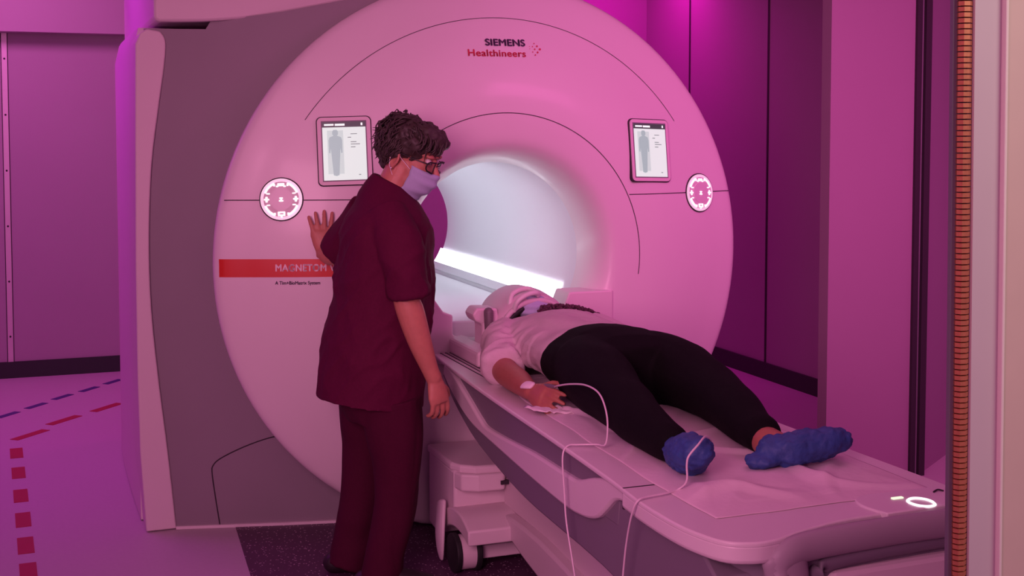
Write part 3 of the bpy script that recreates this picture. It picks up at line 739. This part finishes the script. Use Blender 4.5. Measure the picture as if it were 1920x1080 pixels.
# hair: cap of waves plus locks
hb = bmesh.new()
ball(hb, H(-.022, 0, .036), (.100, .084, .079), HR); ball(hb, H(-.054, 0, .000), (.060, .078, .078), HR)
ball(hb, H(-.066, 0, -.038), (.036, .060, .048), HR)
ball(hb, H(.036, 0, .078), (.056, .066, .034), HR); ball(hb, H(.076, .008, .070), (.024, .050, .024), HR)
for s in (1, -1): ball(hb, H(.008, s*.070, .042), (.044, .017, .030), HR, 12, 8); ball(hb, H(-.032, s*.070, .004), (.024, .016, .036), HR, 12, 8)
rnd = random.Random(3)
hair = organic('hair', hb, 'hair', .006, 5, wom, 'short wavy dark brown hair', disp=lambda co, n: .009*noise.noise(co*38)+.005*noise.noise(co*85))
lb = bmesh.new()
for k in range(760):
    a = rnd.uniform(0, 2*pi); e_ = rnd.uniform(-.5, 1.0)
    d = V((cos(a)*sqrt(max(0, 1-e_*e_*.9)), sin(a)*sqrt(max(0, 1-e_*e_*.9)), e_))
    p = V((-.026+d.x*.100, d.y*.084, .026+d.z*.084))
    if d.x > .30 and p.z < .060: continue
    if d.x > -.25 and p.z < .005: continue
    if p.z < -.06 : continue
    g = V((-.55*d.x+(.8 if d.z > .3 and d.x > 0 else -.2), d.y*.4, -1.0+.9*max(0, d.z))); g = (g-d*g.dot(d)).normalized()
    ln = rnd.uniform(.03, .06); cw = V((rnd.uniform(-1, 1), rnd.uniform(-1, 1), rnd.uniform(-1, 1)))*.012
    q = [p, p+g*ln*.4+d*.006+cw*.6, p+g*ln*.8+d*.004-cw*.4, p+g*ln*1.1+d*.000+cw]
    limb(lb, [(*H(*v), r) for v, r in zip(q, (.0020, .0027, .0021, .0007))], n=5, per=3, capround=False)
for k in range(80):   # fringe swept forward over the brow and temples
    l = rnd.uniform(-.07, .07); p = V((.072+rnd.uniform(-.02, .010)-abs(l)*.5, l, .084+rnd.uniform(-.012, .010)))
    q = [p, p+V((.020, -.006, -.012)), p+V((.026, -.012, -.032)), p+V((.018, -.016, -.046))]
    limb(lb, [(*H(*v), r) for v, r in zip(q, (.0025, .0034, .0028, .0008))], n=6, per=3, capround=False)
obj('hair_lock', lb, 'hair', hair)
# eyes
for s in (1, -1):
    eb = bmesh.new(); ball(eb, H(.076, s*.031, .004), .0115, u=14, v=10); ey = obj('eye', eb, 'eye', wom)
    eb = bmesh.new(); ball(eb, H(.0865, s*.031, .002), .0042, u=10, v=8); obj('iris', eb, 'frame', ey)
# mask
mb = bmesh.new(); rows = []
for i in range(15):
    u = i/14; zz = -.026-.112*u                                    # from the nose bridge down under the chin
    row = []
    for j in range(25):
        t = (j/24-.5)*2; ang = t*radians(66)
        fr = .113*(1-.08*u)+.013*sin(pi*min(1, u*1.2)) - (.026*u*u)
        wd = .070-.004*u
        nose = .010*math.exp(-(t*4)**2)*(1-u)
        pl = .0034*sin(u*pi*7)
        row.append(H(-.004+(fr+nose+pl)*cos(ang)*.98, wd*sin(ang)*1.02, zz+(.018*abs(t)**1.5)*(1 if u < .5 else .4)-.014*(1-u)*abs(t)))
    rows.append(row)
loft(mb, rows, closed=False, cap=False)
mk = obj('face_mask', mb, 'mask', wom, label='pale blue pleated face mask'); md = mk.modifiers.new('t', 'SOLIDIFY'); md.thickness = .002; md.offset = 0
sb = bmesh.new()
for s in (1, -1):
    wire(sb, [H(.040, s*.064, -.036), H(.012, s*.073, -.020), H(0, s*.078, -.012), H(-.012, s*.083, .008), H(-.03, s*.085, -.008), H(-.028, s*.080, -.045)], .0011, n=6)
    wire(sb, [H(.034, s*.060, -.116), H(.006, s*.070, -.088), H(-.010, s*.076, -.070), H(-.024, s*.082, -.048), H(-.03, s*.084, -.02)], .0011, n=6)
obj('mask_loop', sb, 'bandage', mk, label='white ear loops')
# glasses
gl = bmesh.new()
def lensring(s, k=1):
    return [H(.104-.010*abs(cos(t)+.3*s*0)-.008*(1 if s*cos(t) > .5 else 0), s*.033+.0245*cos(t), -.006+.0185*sin(t)) for t in [2*pi*i/20 for i in range(21)]]
for s in (1, -1):
    wire(gl, lensring(s), .0027, n=6, per=1)
    wire(gl, [H(.094, s*.058, .004), H(.06, s*.071, .002), H(.0, s*.080, .0), H(-.026, s*.082, -.004), H(-.034, s*.080, -.016)], .0020, n=6)
wire(gl, [H(.101, .011, -.002), H(.106, 0, .002), H(.101, -.011, -.002)], .0018, n=6)
g = obj('glasses', gl, 'frame', wom, label='dark framed glasses')
gl = bmesh.new()
for s in (1, -1): gl.faces.new([gl.verts.new(p) for p in lensring(s)[:-1]])
obj('lens', gl, 'glass', g)
gl = bmesh.new()
for s in (1, -1): ball(gl, H(-.014, s*.083, -.056), .0035, u=10, v=8)
obj('earring', gl, 'metal', wom, label='small bright earring')
# tunic with short sleeves
tb = bmesh.new()
def trt(x, z, a, b_, tilt): return (V((x, SY, z)), hx*a-V((0, 0, tilt)), hy*b_)
loft(tb, [ell(*trt(-.530, 1.318, .056, .066, .028), 32), ell(*trt(-.534, 1.296, .075, .088, .026), 32), ell(*trt(-.540, 1.268, .096, .122, .016), 32), ell(*tr(-.543, 1.245, .108, .150), 32), ell(*tr(-.546, 1.205, .132, .190), 32), ell(*tr(-.546, 1.15, .148, .196), 32),
          ell(*tr(-.547, 1.07, .153, .195), 32), ell(*tr(-.560, .94, .157, .190), 32), ell(*tr(-.578, .80, .163, .195), 32), ell(*tr(-.594, .68, .170, .203), 32), ell(*trt(-.600, .604, .174, .207, .022), 32)])
limb(tb, [(-.575, -.44, 1.215, .070), (-.560, -.50, 1.15, .070), (-.540, -.525, 1.06, .066), (-.530, -.535, .975, .064), (-.529, -.535, .968, .064)], n=22, capround=False)
limb(tb, [(-.575, -.21, 1.215, .070), (-.605, -.145, 1.15, .066), (-.642, -.105, 1.09, .056), (-.662, -.082, 1.06, .050)], n=22, capround=False)
def tun(co, n):
    k = min(1, max(0, (1.24-co.z)/.12))*min(1, max(.15, (co.z-.60)/.12))
    r = 1-abs(noise.noise(V((co.x*7+co.z*4, co.y*7-co.z*2, co.z*2.6))))*2.4
    d = .010*max(0, r)*k-.002
    r2 = 1-abs(noise.noise(V((co.x*13-co.z*9, co.y*13+co.z*8, co.z*5+3))))*3
    d += .006*max(0, r2)*k
    d += .005*sin(co.x*9-co.z*5+co.y*22)*max(0, min(1, (1.15-co.z)*3))
    return d
tn = organic('tunic', tb, 'tunic', .0065, 4, wom, 'burgundy short sleeved tunic', disp=tun)
# trousers
tb = bmesh.new()
loft(tb, [ell(*tr(-.578, .78, .135, .165), 28), ell(*tr(-.572, .68, .142, .175), 28), ell(*tr(-.568, .60, .140, .172), 28), ell(*tr(-.565, .545, .115, .16), 28)])
limb(tb, [(-.562, -.425, .62, .106), (-.548, -.432, .50, .092), (-.542, -.436, .40, .078), (-.550, -.436, .27, .070), (-.578, -.436, .14, .066), (-.597, -.436, .05, .066), (-.603, -.436, .022, .067)], n=22, capround=False)
limb(tb, [(-.590, -.255, .62, .102), (-.597, -.245, .50, .088), (-.600, -.24, .42, .076), (-.612, -.235, .27, .070), (-.634, -.23, .14, .068), (-.652, -.23, .05, .068), (-.66, -.23, .022, .069)], n=22, capround=False)
organic('trousers', tb, 'trousers', .0065, 4, wom, 'burgundy straight trousers', disp=lambda co, n: .009*abs(noise.noise(V((co.x*11, co.y*11, co.z*5))))+.006*noise.noise(V((co.x*7, co.y*7, co.z*13)))*max(0, .45-co.z)*2.2-.003)
for (x, y) in ((-.60, -.436), (-.655, -.23)):
    fb = bmesh.new()
    d = hx
    limb(fb, [(x-d.x*.05, y-d.y*.05, .036, .036, .038), (x+d.x*.02, y+d.y*.02, .042, .040, .038), (x+d.x*.10, y+d.y*.10, .034, .032, .046), (x+d.x*.16, y+d.y*.16, .026, .024, .040)], n=16, flat=(0, 0, 1))
    organic('shoe', fb, 'shoe', .006, 3, wom)

# ------------------------------------------------------------------ lying person
ZB = ZT+.010
pat = thing('person', (0, -1.0, ZT), 'lying person in pale shirt, black leggings and blue shoe covers, feet towards the door', 'person')
pb = bmesh.new()
PXC = -.03
# head inside the coil
ball(pb, (.0, -.155, .800), (.074, .100, .092)); ball(pb, (.0, -.205, .830), (.055, .075, .060)); ball(pb, (.0, -.262, .842), (.034, .034, .036))
limb(pb, [(.0, -.192, .885, .008), (.0, -.21, .905, .011), (.0, -.222, .897, .012)], n=10)
for s in (1, -1):
    ball(pb, (s*.034, -.205, .868), (.022, .026, .020), None, 12, 8); ball(pb, (s*.030, -.165, .884), (.016, .010, .008), None, 10, 8)
    ball(pb, (s*.076, -.165, .790), (.008, .028, .018), None, 10, 8)
ball(pb, (0, -.236, .886), (.022, .008, .010), None, 12, 8)
limb(pb, [(.0, -.21, .785, .056), (.0, -.28, .778, .055), (.0, -.34, .775, .062)], n=18)
def px_(y, x, z, a, b_): return ell((x, y, z), (a, 0, 0), (0, 0, b_), 24)
loft(pb, [px_(-.32, 0, .772, .12, .06), px_(-.38, 0, .775, .165, .075), px_(-.5, 0, .785, .165, .088), px_(-.7, -.01, .785, .15, .090), px_(-.85, -.02, .785, .165, .092), px_(-1.0, -.02, .775, .165, .078)])
limb(pb, [(-.11, -.95, .775, .078), (-.145, -1.15, .768, .072), (-.185, -1.36, .758, .056), (-.208, -1.50, .748, .050), (-.214, -1.66, .735, .037), (-.214, -1.71, .733, .034), (-.218, -1.75, .740, .030, .032), (-.223, -1.79, .748, .022, .030)], n=16)
limb(pb, [(.08, -.95, .775, .078), (.105, -1.12, .768, .074), (.085, -1.36, .758, .056), (.06, -1.52, .748, .050), (.025, -1.70, .735, .036), (.02, -1.745, .735, .036), (.05, -1.80, .731, .024), (.09, -1.81, .736, .020), (.12, -1.815, .741, .016)], n=16)
# arms
limb(pb, [(-.165, -.40, .775, .050), (-.205, -.50, .750, .048), (-.238, -.60, .735, .043), (-.255, -.68, .728, .041), (-.262, -.80, .725, .038), (-.272, -.90, .722, .029), (-.275, -.945, .722, .027)], n=16)
hand(pb, (-.275, -.95, .722), (.05, -1, -.02), (.45, .05, .85), (.80, 0, -.50), L=.150, curl=.45, wr=.027)
limb(pb, [(.165, -.40, .775, .050), (.200, -.52, .755, .046), (.225, -.66, .735, .041), (.232, -.80, .725, .036), (.222, -.92, .720, .027)], n=16)
hand(pb, (.222, -.93, .720), (-.05, -1, -.02), (-.45, .05, .85), (-.80, 0, -.50), L=.150, curl=.4, wr=.026)
organic('body', pb, 'skin2', .0048, 3, pat, 'bare forearm, hand and ankles')
# face mask at the chin, seen inside the coil
mb = bmesh.new(); ball(mb, (0, -.262, .862), (.062, .050, .046)); organic('face_mask', mb, 'mask', .005, 4, pat, 'pale mask under the coil window', disp=lambda co, n: .002*sin(co.z*260))
hb = bmesh.new(); ball(hb, (0, -.12, .79), (.084, .085, .085)); organic('hair', hb, 'hair', .007, 3, pat, disp=lambda co, n: .004*noise.noise(co*60))
# shirt
sbm = bmesh.new()
loft(sbm, [px_(-.325, 0, .795, .085, .055), px_(-.345, 0, .790, .150, .070), px_(-.39, 0, .786, .195, .086), px_(-.50, 0, .792, .197, .100), px_(-.62, -.005, .792, .190, .101), px_(-.74, -.015, .790, .186, .100), px_(-.84, -.02, .790, .190, .102), px_(-.90, -.02, .786, .188, .100)])
limb(sbm, [(-.14, -.40, .790, .075), (-.195, -.48, .768, .072), (-.235, -.565, .752, .066), (-.255, -.64, .742, .060, .058)], n=22, capround=False)
limb(sbm, [(.14, -.40, .790, .075), (.190, -.48, .770, .070), (.22, -.60, .752, .062)], n=22, capround=False)
def shirt(co, n):
    d = .012*abs(noise.noise(V((co.x*9, co.y*5+co.x*4, co.z*9))))+.007*noise.noise(V((co.x*20, co.y*11, co.z*20)))-.003
    if co.x < -.13 and co.y > -.72: d += .010*max(0, 1-abs(noise.noise(V((co.x*10+2, co.y*17+co.z*9, co.z*6))))*3.2)*min(1, (-.13-co.x)*14)
    return d
st = organic('shirt', sbm, 'shirt', .006, 3, pat, 'pale loose short sleeved shirt', disp=shirt)
lcb = bmesh.new(); rnd = random.Random(5)
for k in range(230):
    u = k/229; x = .002+.225*u+rnd.uniform(-.004, .004)
    y = -.335-.045*u+rnd.uniform(-.018, .018); z = .872-.045*u+.022*sin(pi*u)+rnd.uniform(-.006, .008)
    ball(lcb, (x, y, z), (rnd.uniform(.003, .007), rnd.uniform(.003, .007), rnd.uniform(.003, .006)), None, 7, 5)
for k in range(60):
    a = rnd.uniform(0, 2*pi); r = rnd.uniform(0, .026)
    ball(lcb, (.0+r*cos(a)*1.2, -.358-r*.5, .868+r*sin(a)*.6), rnd.uniform(.003, .006), None, 7, 5)
obj('lace_collar', lcb, 'lace', st, label='dark lacy trim at the neck')
# leggings
lb = bmesh.new()
loft(lb, [px_(-.80, -.02, .786, .172, .098), px_(-.86, -.02, .790, .196, .108), px_(-.95, -.015, .792, .206, .112), px_(-1.05, -.012, .786, .205, .106), px_(-1.12, -.01, .775, .19, .090)])
limb(lb, [(-.118, -.98, .786, .102), (-.150, -1.14, .782, .098), (-.178, -1.30, .772, .080), (-.195, -1.42, .764, .070), (-.210, -1.52, .756, .063), (-.215, -1.64, .744, .051), (-.215, -1.69, .740, .046)], n=22)
limb(lb, [(.09, -.98, .786, .102), (.115, -1.12, .782, .098), (.105, -1.28, .772, .082), (.085, -1.42, .764, .070), (.060, -1.54, .756, .062), (.035, -1.65, .746, .051), (.025, -1.70, .744, .048)], n=22)
organic('leggings', lb, 'leg', .006, 4, pat, 'black leggings', disp=lambda co, n: .004*noise.noise(V((co.x*16, co.y*8, co.z*16))))
# shoe covers: near foot sole-on, far foot rolled outwards
def crumple(a): return lambda co, n: a*.7*noise.noise(co*22)+a*1.1*abs(noise.noise(V((co.x*40, co.y*70, co.z*70))))-a*.2
cb = bmesh.new()
limb(cb, [(-.214, -1.735, .728, .042), (-.218, -1.77, .736, .045, .045), (-.224, -1.81, .748, .042, .045), (-.228, -1.84, .754, .034, .040)], n=18)
ball(cb, (-.216, -1.785, .728), (.047, .045, .040))
organic('shoe_cover', cb, 'cover', .006, 3, pat, 'crumpled blue cover on the near foot', disp=crumple(.009))
cb = bmesh.new()
limb(cb, [(-.005, -1.79, .726, .036), (.03, -1.80, .730, .044, .038), (.09, -1.81, .736, .042, .038), (.135, -1.815, .742, .038, .036), (.168, -1.815, .745, .028, .028)], n=18, flat=(0, 1, 0))
ball(cb, (-.03, -1.80, .708), (.042, .04, .018))
organic('shoe_cover', cb, 'cover', .006, 3, pat, 'crumpled blue cover on the far foot', disp=crumple(.009))
# tape and cannula on the hand
tb = bmesh.new(); limb(tb, [(-.293, -.925, .741, .006, .016), (-.290, -.945, .744, .006, .016), (-.283, -.962, .745, .006, .014)], n=12, flat=(-.5, 0, .8)); 
cn = obj('tape', tb, 'bandage', pat, label='white tape on the wrist')
tb = bmesh.new(); limb(tb, [(-.262, -.99, .748, .005), (-.256, -1.02, .752, .0075), (-.250, -1.055, .757, .005)], n=10); obj('cannula', tb, 'knob', cn)

# ------------------------------------------------------------------ loose pieces on the table
tb = bmesh.new(); nx, ny = 10, 6; G = []
for j in range(ny+1):
    G.append([tb.verts.new((-.325+.085*i/nx+.02*j/ny, -1.0-.075*j/ny-.06*i/nx, ZT+.012+.008*abs(sin(i*1.1+j*.8))*(.4+.6*(i % 2))+.010*(1-j/ny)*(i/nx))) for i in range(nx+1)])
for a, b_ in zip(G[:-1], G[1:]):
    for i in range(nx): tb.faces.new((a[i], a[i+1], b_[i+1], b_[i]))
o = obj('tissue', tb, 'bandage'); tag(o, 'crumpled white tissue under the hand with the tube', 'tissue')
md = o.modifiers.new('t', 'SOLIDIFY'); md.thickness = .0012
# infusion tube
def tpt(*p): return p
tb = bmesh.new()
tp = [(-.250, -1.055, .757), (-.268, -1.126, .775), (-.272, -1.219, .797), (-.274, -1.325, .814), (-.276, -1.41, .810), (-.282, -1.465, .780), (-.288, -1.49, .740), (-.294, -1.49, ZT+.018), (-.30, -1.45, ZT+.009), (-.34, -1.425, ZT+.006), (-.366, -1.42, ZT+.004),
      (-.382, -1.425, .660), (-.384, -1.44, .58), (-.384, -1.455, .50), (-.384, -1.50, .40), (-.384, -1.54, .30), (-.385, -1.60, .20), (-.39, -1.68, .16), (-.395, -1.75, .20), (-.398, -1.79, .32), (-.400, -1.81, .45), (-.405, -1.84, .56), (-.415, -1.89, .65),
      (-.408, -1.905, .682), (-.38, -1.895, ZT+.005), (-.33, -1.885, ZT+.005), (-.292, -1.872, ZT+.007), (-.283, -1.892, .71), (-.283, -1.892, .745), (-.278, -1.892, .765), (-.255, -1.892, .788), (-.222, -1.865, .797), (-.19, -1.835, .775), (-.170, -1.79, .72), (-.16, -1.75, ZT+.016)]
wire(tb, tp, .0024, n=8, per=6)
o = obj('infusion_tube', tb, 'tube'); tag(o, 'thin clear tube looping from the hand over the foot and down the table side', 'tube')

# ------------------------------------------------------------------ head coil
co = thing('head_coil', (0, -.17, ZT), 'white helmet shaped scanning coil around the lying head', 'head coil')
bm = bmesh.new()
# helmet shell: arched half tube from y=-.31 to y=.0 narrowing at the back
outer = []; inner = []
def arch(y, rx, rz, zc, n=28):
    return [(rx*cos(radians(-28+236*i/n)), y-.0*i, zc+rz*sin(radians(-28+236*i/n))) for i in range(n+1)]
outer = [arch(.02, .085, .085, .79), arch(.0, .115, .115, .79), arch(-.06, .138, .138, .785), arch(-.16, .146, .144, .782), arch(-.24, .143, .137, .780), arch(-.285, .138, .122, .778)]
R_ = loft(bm, outer, closed=False, cap=False)
bm.faces.new(R_[0])
hs = obj('helmet_shell', bm, 'coil', co)
md = hs.modifiers.new('t', 'SOLIDIFY'); md.thickness = .014; md.offset = -1
bm = bmesh.new()
rim = arch(-.288, .131, .115, .778, 36)
wire(bm, rim, .010, n=10, per=1); obj('window_rim', bm, 'coil', co)
bm = bmesh.new()
wire(bm, arch(-.280, .113, .098, .778, 36), .012, n=10, per=1); obj('inner_dark_arch', bm, 'rubber', co, label='black padding inside the window')  # black arch put in to deepen the dark interior of the coil
bm = bmesh.new()
wire(bm, [(-.085, -.29, .862), (-.078, -.305, .895), (-.045, -.31, .918), (-.010, -.305, .922), (.004, -.29, .912)], .0085, n=12); 
wire(bm, [(-.085, -.25, .878), (-.075, -.245, .912), (-.04, -.24, .928), (-.008, -.25, .928), (.004, -.29, .912)], .0085, n=12); obj('helmet_handle', bm, 'white', co, label='pale loop handle')
bm = bmesh.new(); prism(bm, [(-.222, .850), (-.205, .872), (-.13, .868), (-.12, .80), (-.14, .72), (-.185, .72), (-.185, .815), (-.21, .825)], 'Y', -.25, -.16); obj('side_bracket', bm, 'coil', co, smooth=False, bevel=.008)
bm = bmesh.new(); limb(bm, [(-.168, -.262, .858, .016, .02), (-.168, -.264, .825, .015, .02), (-.168, -.262, .80, .013, .016)], n=12); obj('clamp_knob', bm, 'knob', co, label='dark grey clamp knob')
bm = bmesh.new(); prism(bm, [(-.235, ZT+.002), (-.235, .735), (-.19, .745), (-.16, .735), (.15, .735), (.19, .745), (.235, .735), (.235, ZT+.002)], 'Y', -.34, -.02); obj('coil_base', bm, 'coil', co, smooth=False, bevel=.01)
bm = bmesh.new(); prism(bm, [(-.225, ZT+.004), (-.225, .728), (-.15, .722), (-.15, ZT+.004)], 'Y', -.42, -.345); obj('base_clip', bm, 'coil', co, smooth=False, bevel=.008)
bm = bmesh.new(); box(bm, -.205, -.165, -.426, -.418, .694, .700); obj('clip_slot', bm, 'dark', co, smooth=False)

# ------------------------------------------------------------------ every loose piece its own object
def split(o, key=None):
    bm = bmesh.new(); bm.from_mesh(o.data); bm.verts.ensure_lookup_table()
    seen = set(); isl = []
    for v in bm.verts:
        if v.index in seen: continue
        st = [v]; cur = []; seen.add(v.index)
        while st:
            x = st.pop(); cur.append(x.index)
            for e in x.link_edges:
                y = e.other_vert(x)
                if y.index not in seen: seen.add(y.index); st.append(y)
        isl.append(set(cur))
    if key:
        gr = {}
        mid = sum((v.co for v in bm.verts), V())/len(bm.verts)
        for g_ in isl:
            c = sum((bm.verts[i].co for i in g_), V())/len(g_)-mid
            gr.setdefault(key(c), set()).update(g_)
        isl = list(gr.values())
    bm.free()
    if len(isl) < 2: return
    src = o.data
    for k, keep in enumerate(isl):
        b2 = bmesh.new(); b2.from_mesh(src); b2.verts.ensure_lookup_table()
        bmesh.ops.delete(b2, geom=[v for v in b2.verts if v.index not in keep], context='VERTS')
        me = bpy.data.meshes.new(src.name); b2.to_mesh(me); b2.free(); me.materials.append(src.materials[0])
        if k == 0: o.data = me
        else:
            c = o.copy(); c.data = me; COL.objects.link(c)
for o in list(SC.objects):
    if o.name.split('.')[0] in ('docking_frame', 'mask_loop', 'screen_title', 'lit_arc', 'eye_white', 'lens', 'earring', 'axle'): split(o)
    elif o.name.split('.')[0] == 'key_symbol': split(o, lambda c: 9 if c.xz.length < .02 else round(math.atan2(c.z, c.x)/(pi/2)) % 4)
    elif o.name.split('.')[0] == 'screen_text': split(o, lambda c: c.z > -.05)
